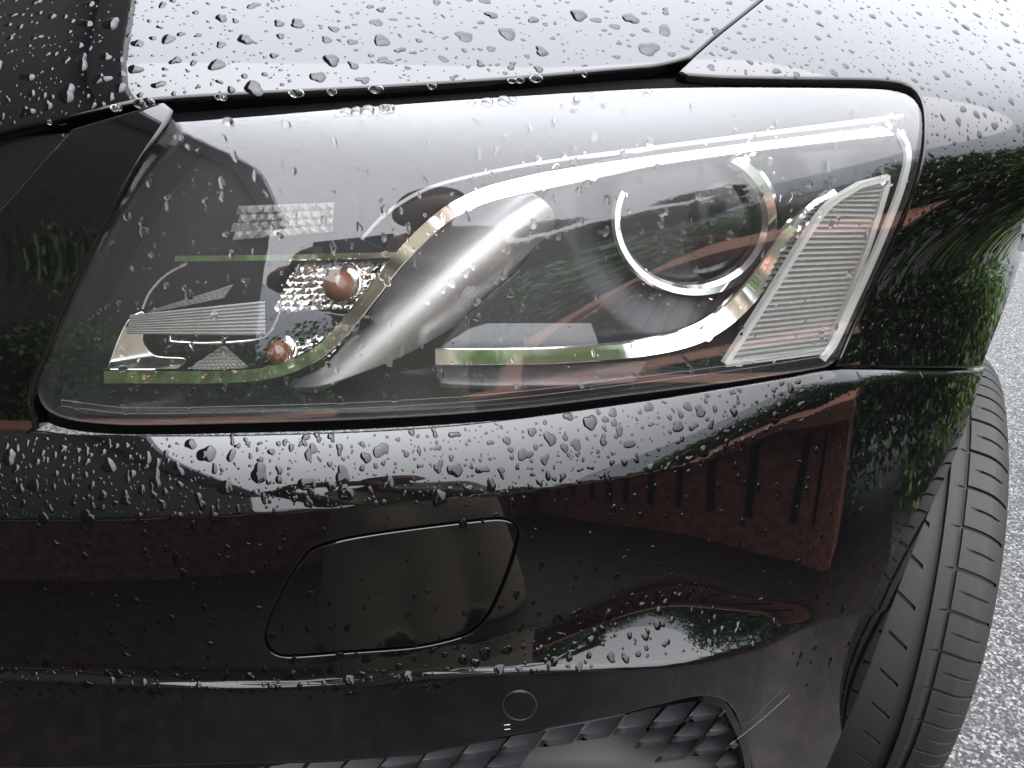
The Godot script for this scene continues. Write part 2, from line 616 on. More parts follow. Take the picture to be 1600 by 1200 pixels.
func ground() -> void:
	var st := new_st()
	flat(st, [Vector3(-60, GY, -60), Vector3(60, GY, -60), Vector3(60, GY, 60), Vector3(-60, GY, 60)], Vector3.UP)
	var o := commit(st, "road", M.asphalt)
	tag(o, "", "", "", "structure")
	st = new_st()
	flat(st, [Vector3(-1.9, GY + 0.004, -0.93), Vector3(2.3, GY + 0.004, -0.93), Vector3(2.3, GY + 0.004, 1.4), Vector3(-1.9, GY + 0.004, 1.4)], Vector3.UP)
	tag(commit(st, "driveway", M.dark_paving), "", "", "", "structure")

func brick_wall(called: String, label: String, a0: float, a1: float, off: float, h: float, gap: float, along_z: bool) -> void:   # gap 0: no open joints
	var w := node(called)
	tag(w, label, "wall")
	if along_z: w.rotation.y = -PI / 2      # local x runs along z, local z along -x
	var st := new_st()
	box(st, Vector3(a0, GY, off), Vector3(a1, h, off + 0.2))
	commit(st, "wall_face", M.pale_brick if along_z else M.brick, w)
	st = new_st()
	box(st, Vector3(a0 - 0.03, h + 0.002, off - 0.05), Vector3(a1 + 0.03, h + 0.06, off + 0.24))
	commit(st, "coping", M.coping_brick, w)
	var x := a0 + 0.2
	while gap > 0.0 and x < a1 - 0.1:
		st = new_st()
		if along_z: box(st, Vector3(x, 0.05, off + 0.195), Vector3(x + 0.03, h - 0.03, off + 0.206))
		else: box(st, Vector3(x, 0.05, off - 0.006), Vector3(x + 0.03, h - 0.03, off + 0.05))
		commit(st, "dark_joint", M.dark_mortar, w)
		x += gap * rng.randf_range(0.8, 1.2)

func foliage(st: SurfaceTool, c: Vector3, r: Vector3, n: int, size: float, tone: Color) -> void:
	for i in n:
		var d := Vector3(rng.randfn(), rng.randfn(), rng.randfn()).normalized() * pow(rng.randf(), 0.4)
		var p := c + d * r
		var u := Vector3(rng.randfn(), rng.randfn(), rng.randfn()).normalized()
		var v := u.cross(Vector3(rng.randfn(), rng.randfn(), rng.randfn())).normalized()
		var s := size * rng.randf_range(0.6, 1.3)
		u *= s
		v *= s * 0.55
		st.set_color(tone * rng.randf_range(0.5, 1.6))
		st.set_normal(u.cross(v).normalized())
		for q in [p - u, p + v, p + u, p - u, p + u, p - v]: st.add_vertex(q)

func tree(called: String, label: String, at: Vector3, h: float, r: float, tone: Color) -> void:
	var t := node(called)
	t.position = at
	tag(t, label, "tree")
	var st := new_st()
	var pts := PackedVector3Array()
	for k in 7: pts.append(Vector3(sin(k * 1.3) * 0.08, h * 0.75 * k / 6.0, cos(k * 1.7) * 0.08))
	tube(st, pts, 0.05 * h * 0.4, 8)
	for k in 6:
		var a := k * 1.1
		tube(st, PackedVector3Array([Vector3(0, h * (0.35 + 0.06 * k), 0), Vector3(cos(a) * r * 0.6, h * (0.5 + 0.07 * k), sin(a) * r * 0.6)]), 0.03, 6)
	commit(st, "trunk", M.bark, t)
	st = new_st()
	for k in 16:
		var a := rng.randf() * TAU
		var q := rng.randf_range(0.2, 0.9) * r
		foliage(st, Vector3(cos(a) * q, h * rng.randf_range(0.42, 0.95), sin(a) * q), Vector3(0.38, 0.3, 0.38) * r, 900, 0.045, tone)
	commit(st, "crown", M.leaf, t)

func surroundings() -> void:
	# what the paint and the lamp mirror: a low brick wall round the forecourt, planting behind it, the house beside the car
	brick_wall("garden_wall", "low red brick garden wall facing the car's nose", -1.9, 1.7, 1.4, 0.4, 0.0, false)
	brick_wall("garden_wall", "low red brick garden wall along the side of the front wheel", -0.5, 1.38, -1.6, 0.42, 0.14, true)
	hedge("green hedge behind the wall facing the car's nose", 26, func(t: float) -> Vector3: return Vector3(lerpf(-2.3, 2.4, t), 0.5, 2.2), func(t: float) -> float: return lerpf(0.75, 0.35, smoothstep(0.2, 0.6, t)))
	hedge("green hedge behind the wall beside the front wheel", 60, func(t: float) -> Vector3: return Vector3(lerpf(2.45, 2.1, smoothstep(0.3, 0.6, t)), 0.4, lerpf(2.2, -1.7, t)), func(t: float) -> float: return lerpf(0.25, 0.75, smoothstep(0.3, 0.6, t)))
	tree("round_tree", "small leafy tree standing alone in front, across from the headlight", Vector3(4.7, GY, 7.8), 3.0, 1.0, Color(0.03, 0.06, 0.015))
	tree("side_tree", "low leafy tree standing behind the hedge beside the front wheel", Vector3(4.6, GY, -3.2), 2.9, 1.5, Color(0.04, 0.09, 0.015))
	person()
	var h := node("house")
	tag(h, "tall brick house with white fascia standing along the car's other side", "house")
	h.position = Vector3(-1.9, 0, 0)
	h.rotation.y = 0.17
	var st := new_st()
	box(st, Vector3(-6, GY, -9), Vector3(0, 6.8, 14.0))
	commit(st, "wall", M.house_brick, h)
	st = new_st()
	flat(st, [Vector3(0.38, 6.65, -9.3), Vector3(0.38, 6.65, 14.3), Vector3(-3, 9.2, 14.3), Vector3(-3, 9.2, -9.3)], Vector3(1, 1, 0))
	flat(st, [Vector3(-6.4, 6.65, -9.3), Vector3(-6.4, 6.65, 14.3), Vector3(-3, 9.2, 14.3), Vector3(-3, 9.2, -9.3)], Vector3(-1, 1, 0))
	commit(st, "roof", M.roof_slate, h)
	st = new_st()
	box(st, Vector3(0.34, 6.45, -9.3), Vector3(0.375, 6.66, 14.3))
	box(st, Vector3(0.003, 6.46, -9.3), Vector3(0.338, 6.48, 14.3))
	commit(st, "fascia", M.white_trim, h)
	for c in [[-5.5, 1.0], [-1.2, 1.0], [-5.5, 4.2]]:
		st = new_st()
		box(st, Vector3(-0.03, c[1], c[0]), Vector3(0.03, c[1] + 1.4, c[0] + 1.5))
		var wd := commit(st, "window", M.white_trim, h)
		for k in 2:
			st = new_st()
			box(st, Vector3(-0.02, c[1] + 0.08, c[0] + 0.07 + 0.72 * k), Vector3(0.036, c[1] + 1.32, c[0] + 0.71 + 0.72 * k))
			commit(st, "pane", M.window_glass, wd)

# a body as one skin: every bone adds to a field on a grid, and the field is meshed as surface nets
func body(st: SurfaceTool, bones: Array, cell: float, soft: float) -> void:
	var lo := Vector3.ONE * 99
	var hi := -lo
	for b in bones:
		var r: float = maxf(b[2], b[3]) + cell * 3
		lo = lo.min((b[0] as Vector3).min(b[1]) - Vector3.ONE * r)
		hi = hi.max((b[0] as Vector3).max(b[1]) + Vector3.ONE * r)
	var nx := int((hi.x - lo.x) / cell) + 2
	var ny := int((hi.y - lo.y) / cell) + 2
	var nz := int((hi.z - lo.z) / cell) + 2
	var f := PackedFloat32Array()
	f.resize(nx * ny * nz)
	for b in bones:
		var a: Vector3 = b[0]
		var ab: Vector3 = b[1] - a
		var l2 := maxf(ab.length_squared(), 1e-8)
		var reach: float = maxf(b[2], b[3]) + soft * 4 + cell
		var q0 := ((a.min(b[1]) - lo - Vector3.ONE * reach) / cell).floor()
		var q1 := ((a.max(b[1]) - lo + Vector3.ONE * reach) / cell).ceil()
		for k in range(maxi(0, int(q0.z)), mini(nz, int(q1.z) + 1)):
			for j in range(maxi(0, int(q0.y)), mini(ny, int(q1.y) + 1)):
				for i in range(maxi(0, int(q0.x)), mini(nx, int(q1.x) + 1)):
					var p := lo + Vector3(i, j, k) * cell - a
					var t := clampf(p.dot(ab) / l2, 0.0, 1.0)
					var d: float = (p - ab * t).length() - lerpf(b[2], b[3], t)
					if d < soft * 5: f[(k * ny + j) * nx + i] += exp(-d / soft)
	var id := {}
	var pts := PackedVector3Array()
	var step := [1, nx, nx * ny]
	for k in nz - 1:
		for j in ny - 1:
			var base := (k * ny + j) * nx
			for i in nx - 1:
				var o := base + i
				var m := 0
				for c in 8:
					if f[o + (c & 1) + ((c >> 1) & 1) * nx + (c >> 2) * nx * ny] > 1.0: m += 1
				if m == 0 or m == 8: continue
				var s := Vector3.ZERO
				var n := 0
				for c in 8:
					for ax in 3:
						if (c >> ax) & 1: continue
						var o0: int = o + (c & 1) + ((c >> 1) & 1) * nx + (c >> 2) * nx * ny
						var v0 := f[o0]
						var v1 := f[o0 + step[ax]]
						if (v0 > 1.0) == (v1 > 1.0): continue
						var d0 := -log(maxf(v0, 1e-9))
						var d1 := -log(maxf(v1, 1e-9))
						var p := Vector3(c & 1, (c >> 1) & 1, c >> 2)
						p[ax] += clampf(d0 / (d0 - d1), 0.0, 1.0)
						s += p
						n += 1
				id[o] = pts.size()
				pts.append(lo + (Vector3(i, j, k) + s / n) * cell)
	st.set_smooth_group(0)
	for p in pts:
		var best := 1e9
		var col := Color.BLACK
		for b in bones:
			var a: Vector3 = b[0]
			var ab: Vector3 = b[1] - a
			var t := clampf((p - a).dot(ab) / maxf(ab.length_squared(), 1e-8), 0.0, 1.0)
			var d: float = (p - a - ab * t).length() - lerpf(b[2], b[3], t)
			if d < best:
				best = d
				col = b[4]
		st.set_color(col)
		st.add_vertex(p)
	for o: int in id:
		for ax in 3:
			var o1: int = o + step[ax]
			if (f[o] > 1.0) == (f[o1] > 1.0): continue
			var u: int = step[(ax + 1) % 3]
			var v: int = step[(ax + 2) % 3]
			if not (id.has(o - u) and id.has(o - v) and id.has(o - u - v)): continue
			var q := [id[o], id[o - u], id[o - u - v], id[o - v]]
			if f[o] <= 1.0: q.reverse()
			for c in [0, 2, 1, 0, 3, 2]: st.add_index(q[c])
	st.generate_normals()

func person() -> void:
	# whoever takes the picture, mirrored in the bumper: stands before the car with a phone in both hands
	var o := node("person")
	tag(o, "person in long khaki raincoat holding up a phone before the car", "person")
	var skin := Color(0.34, 0.2, 0.14)
	var coat := Color(0.31, 0.265, 0.185)
	var tr := Color(0.36, 0.3, 0.2)
	var boot := Color(0.02, 0.016, 0.012)
	var x := 0.3
	var B := [
		[Vector3(x, 0.760, 0.52), Vector3(x, 1.050, 0.49), 0.145, 0.15, coat], [Vector3(x - 0.09, 1.140, 0.48), Vector3(x + 0.09, 1.140, 0.48), 0.1, 0.1, coat],
		[Vector3(x - 0.07, 0.74, 0.52), Vector3(x + 0.07, 0.74, 0.52), 0.135, 0.135, coat], [Vector3(x - 0.06, 0.7, 0.51), Vector3(x - 0.22, -0.1, 0.5), 0.14, 0.15, coat], [Vector3(x + 0.06, 0.7, 0.51), Vector3(x + 0.24, -0.1, 0.47), 0.14, 0.15, coat], [Vector3(x, 0.62, 0.5), Vector3(x, -0.1, 0.48), 0.14, 0.16, coat], [Vector3(x, 1.170, 0.47), Vector3(x, 1.270, 0.44), 0.055, 0.052, skin],
		[Vector3(x, 1.360, 0.43), Vector3(x, 1.380, 0.45), 0.088, 0.095, skin], [Vector3(x, 1.290, 0.385), Vector3(x, 1.330, 0.39), 0.045, 0.06, skin],
		[Vector3(x, 1.345, 0.335), Vector3(x, 1.325, 0.318), 0.011, 0.014, skin], [Vector3(x - 0.088, 1.350, 0.44), Vector3(x - 0.09, 1.330, 0.44), 0.02, 0.014, skin], [Vector3(x + 0.088, 1.350, 0.44), Vector3(x + 0.09, 1.330, 0.44), 0.02, 0.014, skin]]
	for s: float in [-1.0, 1.0]:
		B.append([Vector3(x + s * 0.17, 1.15, 0.48), Vector3(x + s * 0.2, 0.95, 0.4), 0.065, 0.05, coat])
		B.append([Vector3(x + s * 0.2, 0.95, 0.4), Vector3(s * 0.115, 1.055, 0.17), 0.05, 0.036, coat])
		B.append([Vector3(s * 0.115, 1.055, 0.17), Vector3(s * 0.103, 1.058, 0.115), 0.026, 0.026, skin])
		B.append([Vector3(x + s * 0.085, 0.74, 0.52), Vector3(x + s * 0.11, 0.4, 0.44), 0.115, 0.1, tr])
		B.append([Vector3(x + s * 0.11, 0.4, 0.44), Vector3(x + s * 0.12, 0.0, 0.54), 0.1, 0.085, tr])
		B.append([Vector3(x + s * 0.12, -0.07, 0.56), Vector3(x + s * 0.14, -0.083, 0.36), 0.052, 0.04, boot])
	var st := new_st()
	body(st, B, 0.018, 0.012)
	# hands on a finer grid: palm, four bent fingers round the phone's edge, thumb behind it
	for s: float in [-1.0, 1.0]:
		var hnd := [[Vector3(s * 0.104, 1.058, 0.12), Vector3(s * 0.098, 1.062, 0.075), 0.024, 0.02, skin], [Vector3(s * 0.098, 1.09, 0.06), Vector3(s * 0.096, 1.04, 0.062), 0.013, 0.013, skin]]
		for k in 4:
			var y := 1.034 + 0.019 * k
			var l: float = [0.85, 1.0, 1.05, 0.95][k]
			hnd.append([Vector3(s * 0.097, y, 0.06), Vector3(s * 0.094, y, 0.06 - 0.038 * l), 0.0095, 0.0088, skin])
			hnd.append([Vector3(s * 0.094, y, 0.06 - 0.038 * l), Vector3(s * (0.094 - 0.012 * l), y, 0.003), 0.0088, 0.008, skin])
			hnd.append([Vector3(s * (0.094 - 0.012 * l), y, 0.003), Vector3(s * (0.094 - 0.03 * l), y, 0.004), 0.008, 0.007, skin])
		hnd.append([Vector3(s * 0.096, 1.08, 0.07), Vector3(s * 0.08, 1.098, 0.045), 0.0115, 0.01, skin])
		hnd.append([Vector3(s * 0.08, 1.098, 0.045), Vector3(s * 0.06, 1.1, 0.034), 0.01, 0.009, skin])
		var h := new_st()
		body(h, hnd, 0.0055, 0.003)
		st.append_from(h.commit(), 0, Transform3D())
	var m := mat("person_skin_and_cloth", Color(1, 1, 1), 0.8)
	m.vertex_color_use_as_albedo = true
	commit(st, "body", m, o)
	st = new_st()
	body(st, [[Vector3(x, 1.41, 0.46), Vector3(x, 1.38, 0.49), 0.098, 0.1, Color(0.03, 0.02, 0.014)]], 0.014, 0.008)
	commit(st, "hair", m, o)
	st = new_st()
	box(st, Vector3(-0.078, 1.038, 0.012), Vector3(0.078, 1.116, 0.02))
	tag(commit(st, "phone", M.gloss_black), "slim black phone held in both hands before the car", "phone")

func hedge(label: String, n: int, where: Callable, tall: Callable) -> void:
	var st := new_st()
	for k in n:
		var t := (k + 0.5) / n
		var c: Vector3 = where.call(t)
		var h: float = tall.call(t)
		for q in int(2 + h * 3):
			foliage(st, c + Vector3(rng.randf_range(-0.2, 0.35), rng.randf_range(-0.35, h * 0.8), rng.randf_range(-0.2, 0.35)), Vector3(0.36, 0.3, 0.36), 430, 0.024, Color(0.09, 0.16, 0.03))
	tag(commit(st, "hedge", M.leaf), label, "hedge")

var CAR: Node3D

func car() -> void:
	CAR = node("parked_car")
	tag(CAR, "black car corner wet with rain, clear headlight above the bumper and front wheel", "car")
	bonnet()
	wing()
	bumper()
	headlight()
	grille()
	wheel()

var LIP := v2([-160, 233, -60, 219, 0, 200, 100, 178, 180, 161, 250, 150, 400, 141, 600, 131, 800, 118, 950, 105, 1018, 99, 1052, 92])
var WING_TOP := v2([1066, 112, 1130, 116, 1220, 118, 1320, 119, 1380, 121, 1415, 127, 1436, 142, 1447, 165, 1450, 195, 1447, 235, 1436, 285, 1418, 335, 1390, 400, 1360, 463, 1335, 516, 1312, 569])

func bonnet() -> void:
	var poly := smooth(LIP, 14.0)
	poly.append_array(v2([1076, 85, 1110, 55, 1150, 24, 1180, 0, 1215, -30, 1300, -110, 1300, -150, -160, -150]))
	var st := new_st()
	panel(st, poly, 9.0, H1(-0.006), 0.0035, 0.012)
	commit(st, "bonnet", M.black_paint, CAR)

func wing() -> void:
	var poly := smooth(WING_TOP, 10.0)
	poly.append_array(v2([1400, 571, 1534, 571, 1550, 530, 1566, 490, 1584, 440, 1602, 380, 1622, 310, 1640, 220, 1650, 100, 1650, -110, 1325, -110, 1224, -22, 1190, 6, 1160, 30, 1120, 62, 1086, 92]))
	var st := new_st()
	panel(st, poly, 9.0, H1(-0.003), 0.0038, 0.012)
	commit(st, "front_wing", M.black_paint, CAR)

var BUMPER_EDGE := v2([1538, 575, 1513, 655, 1488, 721, 1452, 798, 1414, 892, 1375, 996, 1342, 1084, 1298, 1183, 1270, 1250])

func bumper() -> void:
	var b := node("bumper", CAR)
	var poly := smooth(v2([-160, 672, -60, 672, 60, 676, 110, 682, 400, 682, 700, 668, 1000, 630, 1220, 596, 1300, 580, 1330, 576]), 14.0)
	poly.append_array(smooth(BUMPER_EDGE, 14.0))
	poly.append_array(smooth(v2([1190, 1250, 1180, 1200, 1160, 1130, 1140, 1096, 1093, 1086, 965, 1116, 900, 1129, 800, 1147, 650, 1177, 500, 1188, 350, 1192, 100, 1198, -160, 1200]), 14.0))
	var st := new_st()
	var tow := smooth(v2([490, 859, 537, 844, 631, 829, 774, 812, 800, 817, 808, 836, 792, 892, 766, 952, 744, 979, 717, 994, 650, 1009, 537, 1018, 447, 1024, 425, 1016, 416, 997, 421, 971, 447, 915, 474, 874]), 6.0, true)
	var opening: PackedVector2Array = Geometry2D.offset_polygon(tow, 3.6)[0]
	panel(st, poly, 5.5, H2(), 0.003, 0.004, Geometry2D.offset_polygon(tow, 5.6)[0])
	edge(st, Geometry2D.offset_polygon(tow, 5.6)[0], H2(), true, 0.0013, 0.008, area(opening) < 0)
	commit(st, "bumper_skin", M.black_paint, b)
	# cover of the towing eye: a loose panel in a real gap, with a dark tray behind it
	st = new_st()
	patch(st, Geometry2D.offset_polygon(tow, 14.0)[0], 14.0, H2(0.008))
	commit(st, "cover_tray", M.black_plastic, b)
	st = new_st()
	panel(st, Geometry2D.offset_polygon(tow, -2.6)[0], 7.0, H2(-0.0002), 0.0013, 0.006)
	commit(st, "towing_eye_cover", M.black_paint, b)
	# parking sensor: a disc in a fine ring
	var disc := PackedVector2Array()
	for k in 40: disc.append(Vector2(812, 1102) + Vector2(cos(TAU * k / 40), sin(TAU * k / 40)) * Vector2(26, 23))
	st = new_st()
	panel(st, Geometry2D.offset_polygon(disc, -3.0)[0], 6.0, H2(-0.001), 0.0008, 0.001)
	var sensor := commit(st, "parking_sensor", M.black_paint, b)
	st = new_st()
	tube(st, on(H2(0.0001), disc), 0.0008, 8, true)
	commit(st, "sensor_ring", M.mesh_grey, sensor)
	for k in 2:
		st = new_st()
		tube(st, on(H2(-0.0002), v2([788 + 0.5 * k, 1133 + 7 * k, 797, 1132 + 7 * k])), 0.0003, 6)
		commit(st, "paint_chip", M.white_trim, b)
	fog_opening()

func fog_opening() -> void:
	var f := node("fog_lamp_opening", CAR)
	var st := new_st()
	patch(st, v2([-160, 1150, 400, 1150, 800, 1110, 1093, 1050, 1240, 1060, 1240, 1290, -160, 1290]), 20.0, H2(0.09))
	commit(st, "cavity", M.black_plastic, f)
	var hole := v2([-160, 1203, 100, 1201, 350, 1195, 500, 1192, 650, 1181, 800, 1151, 900, 1133, 965, 1120, 1090, 1090, 1128, 1100, 1144, 1130, 1160, 1180, 1170, 1240, -160, 1240])
	var lamp := smooth(v2([770, 1240, 788, 1196, 812, 1176, 880, 1154, 960, 1136, 1000, 1136, 1016, 1158, 1060, 1170, 1105, 1158, 1128, 1172, 1140, 1210, 1146, 1240]), 8.0, true)
	for j in 5:
		for i in range(-1, 19):
			var sc := 1.0 + 0.03 * i
			var c := Vector2(1112, 1104) + Vector2(-54, 8.5) * (i + 0.5 * (j % 2)) * (1.0 + 0.012 * i) + Vector2(4, 27) * j
			var q := PackedVector2Array([c + Vector2(-34, 15) * sc, c + Vector2(-12, -9) * sc, c + Vector2(30, -16) * sc, c + Vector2(12, 9) * sc])
			var cut := Geometry2D.intersect_polygons(q, hole)
			if cut.is_empty() or Geometry2D.is_point_in_polygon(c, lamp): continue
			st = new_st()
			var up := Vector2(0.25, -0.97)
			panel(st, cut[0], 9.2, func(p: Vector2) -> Vector3: return hit(2, p.x, p.y, 0.022 + 0.0011 * (p - c).dot(up) / sc), 0.001, 0.008)
			commit(st, "grille_facet", M.mesh_grey, f)
	st = new_st()
	panel(st, lamp, 8.0, func(p: Vector2) -> Vector3: return hit(2, p.x, p.y, 0.03 + 0.03 * pow((p.x - 940) / 200.0, 2.0) + 0.0003 * maxf(0.0, 1190 - p.y)), 0.004, 0.02)
	commit(st, "lamp_bezel", M.lamp_bezel, f)
	st = new_st()
	ribbon(st, smooth(v2([1096, 1090, 1126, 1098, 1146, 1128, 1162, 1170, 1172, 1240]), 8.0), func(_t: float) -> float: return 7.0, H2(0.004), [[-1.0, -0.006], [-0.8, 0.002], [0.8, 0.003], [1.0, -0.006]])
	commit(st, "opening_rim", M.gloss_black, f)


var LENS := v2([58, 600, 74, 556, 118, 452, 176, 336, 226, 246, 264, 196, 300, 190, 400, 182, 520, 172, 700, 158, 900, 145, 1040, 138, 1200, 137, 1380, 140, 1420, 150, 1438, 172, 1441, 205, 1436, 245, 1425, 290, 1405, 345, 1376, 412, 1345, 480, 1318, 540, 1304, 566, 1290, 574, 1150, 596, 1000, 616, 800, 640, 600, 654, 400, 661, 200, 664, 110, 656, 70, 638])

func HE(f: Callable) -> Callable: return func(p: Vector2) -> Vector3: return hit(1, p.x, p.y, f.call(p))

# a field of small raised cells (pyramids) between four corners
func facets(st: SurfaceTool, q: Array, nu: int, nv: int, e: float, amp: float, jitter := 0.0) -> void:
	var at := func(u: float, v: float, d: float) -> Vector3:
		var p: Vector2 = q[0].lerp(q[1], u).lerp(q[3].lerp(q[2], u), v)
		return hit(1, p.x, p.y, d)
	for j in nv:
		for i in nu:
			var o := 0.5 if j % 2 else 0.0
			var u0 := minf((i + o) / nu, 1.0)
			var u1 := minf((i + 1 + o) / nu, 1.0)
			if u1 - u0 < 0.01: continue
			var c := [at.call(u0, float(j) / nv, e), at.call(u1, float(j) / nv, e), at.call(u1, (j + 1.0) / nv, e), at.call(u0, (j + 1.0) / nv, e)]
			var m: Vector3 = at.call(lerpf(u0, u1, 0.5 + rng.randf_range(-jitter, jitter)), (j + 0.5 + rng.randf_range(-jitter, jitter)) / nv, e - amp * (1.0 + rng.randf_range(-jitter, jitter)))
			for k in 4:
				flat(st, [c[k], c[(k + 1) % 4], m], EYE - m)

# ribs that run between two edge lines
func ribs(st: SurfaceTool, a: PackedVector2Array, b: PackedVector2Array, n: int, e: float, amp: float) -> void:
	var pick := func(l: PackedVector2Array, t: float) -> Vector2:
		var f := t * (l.size() - 1)
		var i := mini(int(f), l.size() - 2)
		return l[i].lerp(l[i + 1], f - i)
	for j in n:
		for k in 2:
			var t0 := (j + 0.5 * k) / n
			var t1 := (j + 0.5 * k + 0.5) / n
			var e0 := e - (amp if k == 1 else 0.0)
			var e1 := e - (amp if k == 0 else 0.0)
			var m := 3
			for i in m:
				var pts := []
				for c in [[t0, i, e0], [t0, i + 1, e0], [t1, i + 1, e1], [t1, i, e1]]:
					var p: Vector2 = pick.call(a, c[0]).lerp(pick.call(b, c[0]), float(c[1]) / m)
					pts.append(hit(1, p.x, p.y, c[2]))
				flat(st, pts, EYE - pts[0])

func even(l: PackedVector2Array, n: int) -> PackedVector2Array:   # n + 1 points evenly along a line
	var d := smooth(l, 1.5)
	var out := PackedVector2Array()
	var len := 0.0
	for i in d.size() - 1: len += d[i].distance_to(d[i + 1])
	var at := 0.0
	var j := 0
	var acc := 0.0
	for k in n + 1:
		var want := len * k / n
		while j < d.size() - 2 and acc + d[j].distance_to(d[j + 1]) < want:
			acc += d[j].distance_to(d[j + 1])
			j += 1
		out.append(d[j].lerp(d[j + 1], clampf((want - acc) / maxf(1e-4, d[j].distance_to(d[j + 1])), 0, 1)))
	return out

func ellipsoid(st: SurfaceTool, c: Vector3, ax: Vector3, ay: Vector3, az: Vector3, nu := 20, nv := 12) -> void:
	var at := func(i: int, j: int) -> Array:
		var u := TAU * i / nu
		var v := PI * j / nv
		var d := Vector3(sin(v) * cos(u), cos(v), sin(v) * sin(u))
		return [c + ax * d.x + ay * d.y + az * d.z, (ax / ax.length_squared() * d.x + ay / ay.length_squared() * d.y + az / az.length_squared() * d.z).normalized()]
	for i in nu:
		for j in nv:
			var a: Array = at.call(i, j)
			var b: Array = at.call(i + 1, j)
			var d: Array = at.call(i, j + 1)
			var e: Array = at.call(i + 1, j + 1)
			if j > 0: tri(st, a[0], b[0], d[0], a[1], b[1], d[1])
			if j < nv - 1: tri(st, b[0], e[0], d[0], b[1], e[1], d[1])

const STRIP := [[-1.0, -0.004], [-1.0, 0.0], [-0.86, 0.0014], [0.86, 0.0006], [1.0, -0.0006], [1.0, -0.012]]

func headlight() -> void:
	var hl := node("headlight", CAR)
	var lens := smooth(LENS, 9.2, true)
	var st := new_st()
	patch(st, lens, 9.0, H1())
	patch(st, lens, 12.0, H1(0.0028))
	commit(st, "lens", M.lens_clear, hl)
	# black shell behind the cover, closed at the sides and the back
	st = new_st()
	var rim := PackedVector2Array()
	for p in lens: rim.append(p)
	edge(st, rim, H1(0.004), true, 0.002, 0.005, area(rim) < 0)
	var n := rim.size()
	for i in n:
		var a := rim[i]
		var b := rim[(i + 1) % n]
		var p := [hit(1, a.x, a.y, 0.003), hit(1, b.x, b.y, 0.003), hit(1, b.x, b.y, 0.12), hit(1, a.x, a.y, 0.12)]
		flat(st, p, hit(1, 760, 400, 0.06) - p[0])
	patch(st, rim, 40.0, H1(0.12))
	commit(st, "housing", M.housing_black, hl)
	# rubber seal round the cover
	st = new_st()
	var ring := rim.duplicate()
	ring.append(rim[0])
	ring.append(rim[1])
	ribbon(st, ring, func(_t: float) -> float: return 15.0, H1(0.016), [[-1.0, -0.004], [-1.0, 0.0], [-0.2, 0.002], [0.15, 0.001], [0.15, -0.006]] if area(rim) > 0 else [[1.0, -0.004], [1.0, 0.0], [0.2, 0.002], [-0.15, 0.001], [-0.15, -0.006]])
	commit(st, "seal", M.seal_rubber, hl)
	# two fine moulding lines inside the lower edge of the cover
	for off in [16.0, 25.0]:
		st = new_st()
		var l := smooth(v2([96, 650, 200, 662, 400, 659, 600, 652, 800, 638, 1000, 614, 1150, 594, 1290, 572]), 14.0)
		for i in l.size(): l[i].y -= off
		tube(st, on(H1(0.004), l), 0.0004, 6)
		commit(st, "moulding_line", M.soft_grey, hl)
	# right-hand clear flange
	st = new_st()
	ribbon(st, smooth(v2([1405, 205, 1418, 240, 1408, 290, 1388, 345, 1360, 412, 1330, 478, 1302, 538, 1284, 562]), 10.0), func(_t: float) -> float: return 6.0, H1(0.006), [[-1.0, 0.0], [-0.7, 0.002], [0.7, 0.002], [1.0, 0.0]])
	commit(st, "flange", M.reflector_clear, hl)
	# grey bezel of the main lamp
	st = new_st()
	panel(st, smooth(v2([838, 330, 880, 280, 1000, 252, 1200, 222, 1405, 190, 1416, 235, 1400, 262, 1320, 296, 1270, 345, 1232, 395, 1195, 450, 1130, 506, 1040, 540, 900, 556, 690, 560, 712, 520, 760, 470, 815, 420, 845, 370]), 12.0), 14.0, HE(func(p: Vector2) -> float: return 0.05 + 0.02 * smoothstep(200.0, 120.0, p.distance_to(Vector2(1085, 345)))), 0.002, 0.01)
	commit(st, "bezel", M.bezel_grey, hl)
	# projector: ring, dome
	st = new_st()
	var circle := PackedVector2Array()
	for k in 61: circle.append(Vector2(1085, 344) + Vector2(cos(lerpf(-1.05, 3.55, k / 60.0)), sin(lerpf(-1.05, 3.55, k / 60.0))) * Vector2(121, 112))
	ribbon(st, circle, func(t: float) -> float: return lerpf(14.0, 8.5, smoothstep(0.0, 0.8, t)), H1(0.05), [[-1.0, -0.01], [-1.0, 0.0], [-0.5, 0.002], [0.5, 0.001], [1.0, -0.003], [1.0, -0.012]])
	commit(st, "projector_ring", M.bright_chrome, hl)
	st = new_st()
	var c0 := hit(1, 1085, 344, 0.09)
	var nn := (hit(0, 1085, 344) * Vector3(0, 0, 0) + Vector3(0.05, 0.1, 1)).normalized()
	var rx := (hit(1, 1190, 344, 0.07) - hit(1, 980, 344, 0.07)).length() * 0.5
	var tx := nn.cross(Vector3.UP).normalized()
	ellipsoid(st, c0, tx * rx * 1.06, tx.cross(nn) * rx * 1.06, nn * 0.022, 36, 24)
	commit(st, "projector_lens", M.gloss_black, hl)
	# satin fin beside the chrome sweep
	st = new_st()
	var fa := Vector2(560, 560)
	var fd := (Vector2(830, 318) - fa).normalized()
	panel(st, smooth(v2([452, 600, 505, 574, 545, 530, 590, 470, 640, 405, 700, 345, 760, 318, 820, 302, 850, 316, 866, 345, 850, 390, 802, 438, 750, 482, 696, 518, 634, 553, 562, 582, 500, 601]), 9.2, true), 9.2, HE(func(p: Vector2) -> float:
		var d := (p - fa).cross(fd)
		return 0.036 + 0.03 * pow((d + 12.0) / 62.0, 2.0)), 0.002, 0.01)
	commit(st, "satin_fin", M.satin_silver, hl)
	# chrome sweeps
	st = new_st()
